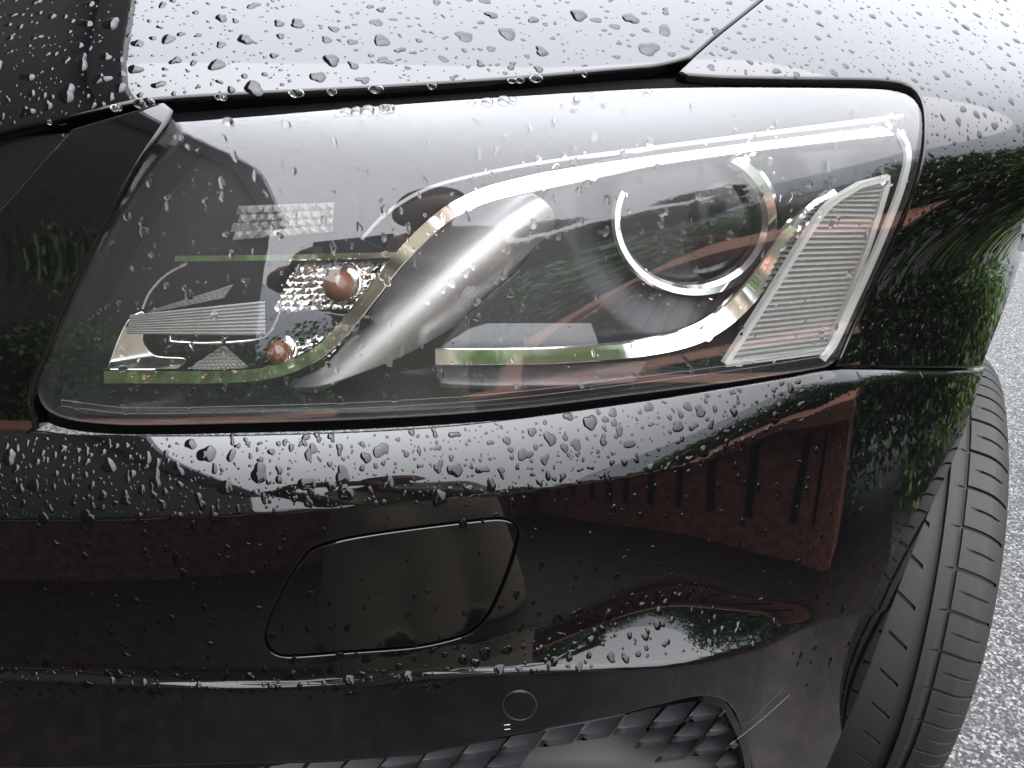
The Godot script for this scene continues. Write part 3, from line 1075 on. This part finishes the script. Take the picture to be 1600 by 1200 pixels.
	ribbon(st, smooth(v2([163, 589, 260, 589, 360, 588, 430, 580, 490, 555, 535, 515, 580, 460, 625, 402, 690, 340, 750, 308, 820, 289, 900, 272, 1000, 250, 1150, 228, 1300, 210, 1420, 198]), 9.0), func(t: float) -> float: return lerpf(11.0, 15.0, smoothstep(0.3, 0.6, t)), H1(0.026), STRIP, false, func(t: float) -> float: return 0.0003 + 0.0035 * smoothstep(0.42, 0.6, t))
	commit(st, "chrome_strip", M.chrome, hl)
	st = new_st()
	ribbon(st, smooth(v2([680, 558, 800, 557, 900, 554, 1000, 545, 1080, 526, 1130, 498, 1175, 455, 1210, 405, 1245, 355, 1282, 320, 1308, 302]), 9.0), func(t: float) -> float: return 13.0 - 4.0 * smoothstep(0.8, 1.0, t), H1(0.03), STRIP, false, func(t: float) -> float: return 0.0008 + 0.004 * smoothstep(0.4, 0.55, t) - 0.0022 * smoothstep(0.62, 0.85, t))
	commit(st, "chrome_strip", M.chrome, hl)
	st = new_st()
	ribbon(st, smooth(v2([565, 374, 600, 336, 650, 303, 700, 284, 800, 262, 900, 246, 1000, 233, 1200, 207, 1412, 180]), 12.0), func(_t: float) -> float: return 2.6, H1(0.022), [[-1.0, -0.003], [-1.0, 0.0], [1.0, 0.0005], [1.0, -0.004]])
	commit(st, "light_guide", M.frosted_white, hl)
	st = new_st()
	ribbon(st, smooth(v2([274, 404, 400, 403, 500, 401, 618, 398]), 12.0), func(_t: float) -> float: return 5.0, H1(0.026), STRIP)
	commit(st, "chrome_strip", M.chrome, hl)
	# floor of the housing under the strips
	st = new_st()
	panel(st, smooth(v2([86, 640, 120, 600, 165, 606, 430, 604, 560, 590, 680, 576, 1000, 574, 1120, 574, 1280, 556, 1284, 566, 1150, 584, 1000, 604, 800, 628, 600, 642, 400, 649, 200, 652, 110, 646]), 14.0), 12.0, HE(func(p: Vector2) -> float: return 0.028 + 0.05 * smoothstep(650.0, 575.0, p.y)), 0.002, 0.004)
	commit(st, "lower_bezel", M.housing_black, hl)
	st = new_st()
	panel(st, v2([682, 572, 760, 571, 900, 571, 1010, 566, 990, 586, 900, 598, 760, 600, 692, 596]), 9.2, HE(func(p: Vector2) -> float: return 0.03 + 0.03 * smoothstep(605.0, 565.0, p.y)), 0.002, 0.004)
	commit(st, "satin_panel", M.soft_grey, hl)
	st = new_st()
	panel(st, v2([690, 545, 735, 515, 800, 494, 905, 470, 920, 500, 935, 541]), 9.2, HE(func(p: Vector2) -> float: return 0.04 + 0.02 * smoothstep(545.0, 465.0, p.y)), 0.002, 0.004)
	commit(st, "satin_panel", M.soft_grey, hl)
	# turn lamp chamber on the left
	st = new_st()
	panel(st, v2([130, 560, 190, 430, 268, 300, 330, 230, 470, 225, 560, 300, 560, 372, 610, 395, 575, 450, 480, 560, 430, 578, 170, 584]), 16.0, H1(0.085), 0.001, 0.004)
	commit(st, "chamber_wall", M.housing_black, hl)
	st = new_st()
	facets(st, [Vector2(455, 412), Vector2(604, 408), Vector2(556, 486), Vector2(418, 492)], 12, 8, 0.05, 0.006, 0.22)
	commit(st, "turn_reflector", M.chrome, hl)
	st = new_st()
	facets(st, [Vector2(470, 524), Vector2(552, 516), Vector2(508, 566), Vector2(400, 572)], 9, 5, 0.05, 0.006, 0.25)
	commit(st, "turn_reflector", M.chrome, hl)
	st = new_st()
	var b0 := hit(1, 500, 502, 0.045)
	ellipsoid(st, b0, hit(1, 585, 498, 0.045) - b0, Vector3(0, 0.011, 0.002), Vector3(0, 0, 0.008), 16, 12)
	commit(st, "bulb_shroud", M.gloss_black, hl)
	for b in [[530, 446, 26.0], [436, 551, 21.0]]:
		st = new_st()
		var c := hit(1, b[0], b[1], 0.034)
		var r: float = hit(1, b[0] + b[2], b[1], 0.034).distance_to(c)
		ellipsoid(st, c, Vector3(r, 0, 0), Vector3(0, r, 0), Vector3(0, 0, r * 1.2))
		var bulb := commit(st, "amber_bulb", M.amber_bulb, hl)
		st = new_st()
		ellipsoid(st, c + Vector3(r * 0.5, 0.0, -r * 0.85), Vector3(r * 0.75, 0, 0), Vector3(0, r * 1.15, 0), Vector3(0, 0, r * 0.6))
		commit(st, "bulb_socket", M.bright_chrome, bulb.get_parent())
	st = new_st()
	ribs(st, even(v2([203, 492, 198, 522]), 4), even(v2([414, 470, 415, 524]), 4), 9, 0.03, 0.0016)
	commit(st, "ribbed_lens", M.frosted_white, hl)
	st = new_st()
	facets(st, [Vector2(232, 486), Vector2(365, 444), Vector2(350, 466), Vector2(230, 490)], 14, 4, 0.034, 0.002)
	commit(st, "prism_plate", M.frosted_white, hl)
	st = new_st()
	facets(st, [Vector2(346, 541), Vector2(352, 541), Vector2(394, 578), Vector2(286, 580)], 13, 7, 0.034, 0.002)
	commit(st, "prism_plate", M.frosted_white, hl)
	st = new_st()
	panel(st, smooth(v2([168, 578, 186, 530, 202, 500, 222, 488, 232, 500, 222, 530, 240, 556, 290, 562, 270, 580]), 8.0), 8.0, HE(func(p: Vector2) -> float: return 0.04 + 0.0002 * (p.x - 168)), 0.001, 0.003)
	commit(st, "side_reflector", M.bright_chrome, hl)
	st = new_st()
	tube(st, on(H1(0.024), smooth(v2([222, 482, 234, 456, 258, 430, 292, 411]), 6.0)), 0.0013, 8)
	commit(st, "bright_arc", M.bright_chrome, hl)
	st = new_st()
	tube(st, on(H1(0.026), smooth(v2([266, 524, 266, 533, 330, 536, 410, 528, 432, 500, 440, 470]), 6.0)), 0.0011, 8)
	commit(st, "bright_arc", M.bright_chrome, hl)
	st = new_st()
	facets(st, [Vector2(372, 322), Vector2(522, 316), Vector2(520, 362), Vector2(356, 376)], 11, 4, 0.05, 0.006, 0.35)
	commit(st, "crystal_panel", M.frosted_white, hl)
	# ribbed side marker
	var left := v2([1134, 569, 1196, 474, 1258, 374, 1296, 322, 1345, 290])
	var right := v2([1294, 548, 1322, 480, 1350, 405, 1373, 335, 1390, 278])
	st = new_st()
	ribs(st, even(left, 20), even(right, 20), 34, 0.014, 0.0022)
	commit(st, "marker_ribs", M.frosted_white, hl)
	st = new_st()
	var fr := even(left, 20)
	var fl := even(right, 20)
	fl.reverse()
	fr.append_array(fl)
	var loop := PackedVector2Array()
	for k in fr.size(): loop.append(fr[k])
	loop.append(fr[0]); loop.append(fr[1])
	ribbon(st, loop, func(_t: float) -> float: return 5.5, H1(0.011), [[-1.0, -0.004], [-0.7, 0.001], [0.7, 0.001], [1.0, -0.004]])
	commit(st, "marker_frame", M.reflector_clear, hl)

func grille() -> void:
	var g := node("grille", CAR)
	var st := new_st()
	panel(st, smooth(v2([116, 206, 165, 191, 212, 177, 252, 164, 262, 172, 252, 194, 216, 246, 166, 336, 108, 452, 64, 556, 46, 602, 42, 640, 50, 668, 0, 690, -160, 700, -160, 500, -60, 398, 0, 336, 58, 270]), 10.0), 9.0, HE(func(p: Vector2) -> float: return -0.004 - 0.016 * smoothstep(480.0, 160.0, p.y)), 0.004, 0.03)
	commit(st, "grille_frame", M.black_paint, g)
	st = new_st()
	panel(st, v2([-160, 232, 0, 218, 108, 209, 52, 268, -6, 332, -66, 392, -160, 492]), 9.2, H1(0.008), 0.002, 0.01)
	commit(st, "grille_inset", M.gloss_black, g)
	st = new_st()
	patch(st, v2([-160, 160, 300, 120, 1000, 70, 1130, -40, 1240, -140, 1400, -140, 1260, 40, 1460, 100, 1460, 300, 1440, 180, 1400, 132, 1060, 130, 700, 150, 262, 190, 40, 640, 50, 700, -160, 720]), 20.0, H1(0.05))
	commit(st, "dark_gap_backing", M.black_plastic, CAR)  # black sheet added behind the panel gaps to keep them dark

func wheel() -> void:
	var w := node("front_wheel", CAR)
	var R := 0.371
	# axes: outward along the axle, forwards, up
	var st_ := -0.391
	var a := Vector3(cos(st_), sin(-0.013), -sin(st_)).normalized()
	var fw := Vector3(sin(st_), 0, cos(st_))
	var up := fw.cross(a).normalized()
	if up.y < 0: up = -up
	fw = (fw - a * fw.dot(a)).normalized()
	w.transform = Transform3D(Basis(a, up, fw), Vector3(0.722, 0.243, -1.066))
	var st := new_st()
	var pitches := 86
	var ws := PackedFloat32Array()
	for k in [0.0, 0.003, 0.007, 0.012, 0.018, 0.026, 0.036, 0.044, 0.0495, 0.0502, 0.0518, 0.0525, 0.06, 0.066, 0.0712, 0.0722, 0.084, 0.085, 0.0885, 0.0895, 0.1, 0.1125, 0.1135, 0.1185, 0.12, 0.13, 0.1305, 0.132, 0.15, 0.17, 0.1705, 0.18, 0.181, 0.2, 0.215, 0.225, 0.232, 0.235]:
		ws.append(k)
	var fs := [0.0, 0.02, 0.06, 0.13, 0.17, 0.19, 0.22, 0.35, 0.5, 0.65, 0.8, 0.95]
	var nphi := pitches * fs.size()
	var rows := []
	for i in nphi:
		var pk := int(float(i) / fs.size())
		var f: float = fs[i % fs.size()]
		var phi := TAU * (pk + f) / pitches
		var row := PackedVector3Array()
		for k in ws:
			var r := R
			var m := k - 0.1175
			r -= 0.05 * pow(absf(m) / 0.1175, 2.0) * 0.16
			var ed := maxf(0.0, absf(m) - 0.088) / 0.0295
			r -= 0.017 * pow(ed, 2.2)
			var dph := f
			if k > 0.0495 and k < 0.0525: r -= 0.0045
			if k > 0.0712 and k < 0.0850: r -= 0.0075
			if k > 0.1302 and k < 0.1318 and false: r -= 0.005
			if k > 0.17 and k < 0.181: r -= 0.0075
			# shoulder: a long cut and a short one in every pitch, slightly curved
			if k < 0.0495:
				if f > 0.015 and f < 0.185 and pk % 2 == 0: r -= 0.0055
				if f > 0.03 and f < 0.15 and pk % 2 == 1 and k > 0.008 and k < 0.04: r -= 0.004
			elif k > 0.0525 and k < 0.0625 and pk % 2 == 0 and f > 0.015 and f < 0.1 and k < 0.0605: r -= 0.003
			elif k > 0.0845 and k < 0.119 and pk % 2 == 0:
				if f > 0.015 and f < 0.2 and k > 0.089 and k < 0.113: r -= 0.005
			var bend := 0.0                    # the cuts run in a curve across the shoulder, at a slant on the next rib
			if k < 0.0495: bend = -0.4 * pow(1.0 - k / 0.0495, 1.6)
			elif k > 0.0845 and k < 0.1305: bend = (k - 0.1) * 26.0
			var ph := phi + bend * TAU / pitches
			row.append(Vector3(-k, sin(ph) * r, cos(ph) * r))
		rows.append(row)
	for i in nphi:
		var p: PackedVector3Array = rows[i]
		var q: PackedVector3Array = rows[(i + 1) % nphi]
		for k in ws.size() - 1:
			var out := p[k] * Vector3(0, 1, 1)
			flat(st, [p[k], p[k + 1], q[k + 1], q[k]], out)
	# side walls
	for side in [[0.0, 1.0], [0.235, -1.0]]:
		var prof := [[0.0, R - 0.025], [0.005, R - 0.04], [0.011, R - 0.06], [0.012, R - 0.08], [0.008, R - 0.11], [0.0, R - 0.13], [-0.01, R - 0.135]]
		prof[0][1] = rows[0][0 if side[1] > 0 else ws.size() - 1].length()
		prof[0][1] = Vector2(rows[0][0 if side[1] > 0 else ws.size() - 1].y, rows[0][0 if side[1] > 0 else ws.size() - 1].z).length()
		for k in prof.size() - 1:
			for i in 96:
				var pts := []
				for c in [[i, k], [i + 1, k], [i + 1, k + 1], [i, k + 1]]:
					var ph: float = TAU * c[0] / 96.0
					pts.append(Vector3(-side[0] + side[1] * prof[c[1]][0], sin(ph) * prof[c[1]][1], cos(ph) * prof[c[1]][1]))
				flat(st, pts, Vector3(side[1], 0, 0) + pts[0] * Vector3(0, 0.6, 0.6))
	commit(st, "tyre", M.tyre_rubber, w)
	st = new_st()
	for i in 48:
		var p0 := TAU * i / 48.0
		var p1 := TAU * (i + 1) / 48.0
		for c in [[-0.02, R - 0.13, -0.04, R - 0.15], [-0.04, R - 0.15, -0.2, R - 0.15], [-0.2, R - 0.15, -0.215, R - 0.13], [-0.05, 0.001, -0.05, R - 0.15]]:
			flat(st, [Vector3(c[0], sin(p0) * c[1], cos(p0) * c[1]), Vector3(c[0], sin(p1) * c[1], cos(p1) * c[1]), Vector3(c[2], sin(p1) * c[3], cos(p1) * c[3]), Vector3(c[2], sin(p0) * c[3], cos(p0) * c[3])], Vector3(1, 0, 0))
	commit(st, "rim", M.satin_silver, w)
	# wheel arch liner: a half tunnel over the wheel and a wall on its inner side
	st = new_st()
	var A := func(p: float, x: float, r: float) -> Vector3: return Vector3(x, 0.40 + sin(p) * r, -1.12 + cos(p) * r)
	for i in 20:
		var p0 := lerpf(1.25, PI + 0.2, i / 20.0)
		var p1 := lerpf(1.25, PI + 0.2, (i + 1) / 20.0)
		flat(st, [A.call(p0, 0.34, 0.43), A.call(p1, 0.34, 0.43), A.call(p1, 0.72, 0.43), A.call(p0, 0.72, 0.43)], Vector3(0, -1, 0))
	flat(st, [Vector3(0.3, -0.02, -0.75), Vector3(0.3, -0.02, -1.6), Vector3(0.3, 0.9, -1.6), Vector3(0.3, 0.9, -0.75)], Vector3(1, 0, 0))
	flat(st, [Vector3(-0.6, 0.06, -1.0), Vector3(0.34, 0.06, -1.0), Vector3(0.34, 0.5, -0.9), Vector3(-0.6, 0.5, -0.75)], Vector3(0, 0, 1))
	commit(st, "arch_liner", M.black_plastic, CAR)

# ------------------------------------------------------------------ rain
func drop_outline(sd: int) -> PackedFloat32Array:   # how far a drop reaches in 28 directions
	var r := RandomNumberGenerator.new()
	r.seed = sd
	var blobs := [[Vector2.ZERO, 1.0]]
	var nb := [0, 1, 0, 2, 1, 3][sd % 6] as int
	var dir := r.randf() * TAU
	for k in nb:
		dir += r.randf_range(-0.9, 0.9)
		var last: Vector2 = blobs[-1][0]
		blobs.append([last + Vector2(cos(dir), sin(dir)) * r.randf_range(0.7, 1.05), r.randf_range(0.45, 0.85)])
	var mid := Vector2.ZERO
	if nb > 0: mid = (blobs[0][0] as Vector2).lerp(blobs[-1][0], 0.3)
	var ph := [r.randf() * TAU, r.randf() * TAU, r.randf() * TAU, r.randf() * TAU]
	var out := PackedFloat32Array()
	for k in 28:
		var d := Vector2(cos(TAU * k / 28), sin(TAU * k / 28))
		var far := 0.25
		for b in blobs:
			var c: Vector2 = b[0] - mid
			var al := c.dot(d)
			var q: float = b[1] * b[1] - (c - d * al).length_squared()
			if q > 0.0: far = maxf(far, al + sqrt(q))
		var t := TAU * k / 28
		far *= 1.0 + 0.15 * sin(2 * t + ph[0]) + 0.13 * sin(3 * t + ph[1]) + 0.08 * sin(5 * t + ph[2]) + 0.05 * sin(7 * t + ph[3])
		out.append(far)
	for q in 2:
		var o := out.duplicate()
		for k in 28: out[k] = 0.25 * o[(k + 27) % 28] + 0.5 * o[k] + 0.25 * o[(k + 1) % 28]
	var m := 0.0
	for k in 28: m = maxf(m, out[k])
	for k in 28: out[k] /= m
	return out

func cap(st: SurfaceTool, t: Transform3D, o: PackedFloat32Array, tall: float, every: int, rings: Array) -> void:
	var n := int(28.0 / every)
	var pts := []
	for rr in rings:
		var row := PackedVector3Array()
		for k in n:
			var a := TAU * k * every / 28.0
			var r: float = o[k * every] * rr
			row.append(Vector3(cos(a) * r, tall * pow(1.0 - pow(rr, 2.4), 0.7) - 0.015, sin(a) * r))
		pts.append(row)
	var top := Vector3(0, tall - 0.015, 0)
	var nrm := func(j: int, k: int) -> Vector3:
		var p: PackedVector3Array = pts[j]
		var al := p[(k + 1) % n] - p[(k + n - 1) % n]
		var inn: Vector3 = (pts[j + 1][k] if j + 1 < pts.size() else top) - (pts[j - 1][k] if j > 0 else p[k])
		var v := inn.cross(al)
		return (v if v.y > 0 else -v).normalized()
	var nt := t.basis.inverse().transposed()
	for j in pts.size():
		for k in n:
			var k2 := (k + 1) % n
			var a: Vector3 = pts[j][k]
			var b: Vector3 = pts[j][k2]
			var na: Vector3 = (nt * nrm.call(j, k)).normalized()
			var nb: Vector3 = (nt * nrm.call(j, k2)).normalized()
			if j == pts.size() - 1:
				tri(st, t * a, t * b, t * top, na, nb, t.basis.y.normalized())
			else:
				var c: Vector3 = pts[j + 1][k]
				var d: Vector3 = pts[j + 1][k2]
				var nc: Vector3 = (nt * nrm.call(j + 1, k)).normalized()
				var nd: Vector3 = (nt * nrm.call(j + 1, k2)).normalized()
				tri(st, t * a, t * b, t * c, na, nb, nc)
				tri(st, t * b, t * d, t * c, nb, nd, nc)

func drops() -> void:
	var shapes := []
	var outlines := []
	for k in 18:
		var o := drop_outline(k + 31)
		outlines.append(o)
		var st := new_st()
		cap(st, Transform3D(), o, 0.11 + 0.035 * (k % 4), 1, [1.0, 0.97, 0.9, 0.78, 0.62, 0.42, 0.2])
		shapes.append(st.commit())
	var hood := smooth(LIP, 20.0)
	hood.append_array(v2([1100, 62, 1180, 0, 1215, -30, -40, -30]))
	var wing_ := smooth(WING_TOP, 20.0)
	wing_.append_array(v2([1400, 566, 1530, 566, 1600, 290, 1620, 0, 1620, -40, 1240, -30, 1186, 14, 1086, 96]))
	var low := v2([-20, 680, 110, 686, 400, 686, 700, 672, 1000, 634, 1290, 588, 1520, 580, 1300, 1100, 1180, 1080, 1160, 1000, 800, 1062, 400, 1098, -20, 1088])
	var upper := v2([-20, 680, 110, 686, 400, 686, 700, 672, 1000, 634, 1290, 588, 1250, 664, 1150, 708, 1000, 742, 830, 766, 700, 782, 500, 796, 250, 808, -20, 812])
	var ledge := v2([-20, 1030, 250, 1040, 500, 1030, 700, 1008, 850, 975, 990, 915, 1100, 910, 1160, 980, 1167, 1000, 983, 1032, 800, 1062, 537, 1089, 250, 1096, -20, 1086])
	var lens := v2([70, 600, 120, 460, 180, 340, 264, 210, 520, 180, 900, 152, 1200, 145, 1430, 165, 1420, 280, 1340, 470, 1296, 560, 1000, 606, 600, 644, 110, 648])
	# zone, surface, offset, how many, size in picture pixels (least, most, power), stretch downwards, label, group
	var zones := [
		[hood, 1, -0.006, 760, 2.2, 21.0, 2.4, 1.1, "clear raindrop beading on the wet black bonnet", "raindrops on the bonnet"],
		[wing_, 1, -0.003, 900, 1.6, 9.0, 2.0, 1.3, "clear raindrop on the black wing beside the headlight", "raindrops on the wing"],
		[upper, 2, 0.0, 640, 2.0, 17.0, 2.3, 1.2, "clear raindrop on the bumper's bright ledge below the headlight", "raindrops on the bumper top"],
		[ledge, 2, 0.0, 220, 3.0, 13.0, 1.8, 1.2, "clear raindrop on the bumper's lower fold", "raindrops on the lower fold"],
		[low, 2, 0.0, 480, 2.5, 9.0, 1.8, 1.6, "clear raindrop running down the bumper's dark face", "raindrops on the bumper face"],
		[lens, 1, 0.0, 640, 1.8, 9.2, 2.2, 1.5, "clear raindrop on the headlight's clear cover", "raindrops on the headlight"],
	]
	var all := []
	for z in zones:
		var poly: PackedVector2Array = z[0]
		var lo := poly[0]
		var hi := poly[0]
		for p in poly:
			lo = lo.min(p); hi = hi.max(p)
		var placed := []
		var tries := 0
		while placed.size() < z[3] and tries < z[3] * 12:
			tries += 1
			var p := Vector2(rng.randf_range(lo.x, hi.x), rng.randf_range(lo.y, hi.y))
			if not Geometry2D.is_point_in_polygon(p, poly): continue
			var r: float = z[4] + (z[5] - z[4]) * pow(rng.randf(), z[6])
			var ok := true
			for q in placed:
				if q[0].distance_to(p) < (q[1] + r) * 0.9:
					ok = false
					break
			if not ok: continue
			placed.append([p, r])
			all.append([r, p, z])
	all.sort_custom(func(a: Array, b: Array) -> bool: return a[0] > b[0])
	var st := new_st()
	var st2 := new_st()
	for i in all.size():
		var p: Vector2 = all[i][1]
		var z: Array = all[i][2]
		var s := H1(z[2]) if z[1] == 1 else H2(z[2])
		var c: Vector3 = s.call(p)
		var n := normal_at(s, p, c)
		var d := (EYE - c)
		var r: float = all[i][0] / FOCAL * -ray(p.x, p.y).normalized().dot(Vector3(0, sn, cs)) * d.length()
		var down := (Vector3.DOWN - n * n.dot(Vector3.DOWN)).normalized()
		var side := down.cross(n)
		var turn := rng.randf() * TAU
		var stretch := lerpf(1.0, z[7], rng.randf())
		# local axes: n up; outline turned first, then stretched along the way down
		var b := Basis(side * r / sqrt(stretch), n * r, down * r * stretch) * Basis(Vector3.UP, turn)
		var t := Transform3D(b, c)
		var k := rng.randi() % 18
		if i < 300:
			var o := MeshInstance3D.new()
			o.name = numbered("raindrop")
			o.mesh = shapes[k]
			o.material_override = M.water if z[0] == lens else M.water_over_black
			o.transform = t
			add_child(o)
			tag(o, z[8], "raindrop", z[9])
		else:
			cap(st2 if z[0] == lens else st, t, outlines[k], 0.24 if z[0] == lens else 0.19, 2, [1.0, 0.93, 0.7, 0.35])
	tag(commit(st, "fine_raindrops", M.water_over_black), "finest raindrops scattered over the black paint", "raindrops", "", "stuff")
	tag(commit(st2, "fine_raindrops", M.water), "finest raindrops scattered over the headlight's clear cover", "raindrops", "", "stuff")
	# beads hanging from the bonnet's lower lip and from the upper edge of the headlight
	var lip := smooth(LIP, 6.0)
	var top := smooth(v2([300, 196, 400, 186, 520, 176, 700, 163, 900, 150, 1030, 143]), 6.0)
	for k in 30:
		var line := lip if k < 17 else top
		var p := line[rng.randi_range(8 if k >= 17 else 36, line.size() - 4)] + Vector2(0, 8 if k < 17 else -1)
		var c := hit(1, p.x, p.y, -0.0065 if k < 17 else 0.0)
		var q := 0.0022 * rng.randf_range(0.7, 1.5)
		var sb := new_st()
		ellipsoid(sb, Vector3.ZERO, Vector3(q * rng.randf_range(1.0, 2.2), 0, 0), Vector3(0, q * 1.1, 0), Vector3(0, 0, q), 14, 9)
		var o := commit(sb, "hanging_raindrop", M.water)
		o.position = c
		tag(o, "clear raindrop hanging from the bonnet's lower lip" if k < 17 else "clear raindrop hanging along the headlight's upper edge", "raindrop", "raindrops hanging from the bonnet lip" if k < 17 else "raindrops along the headlight's top")
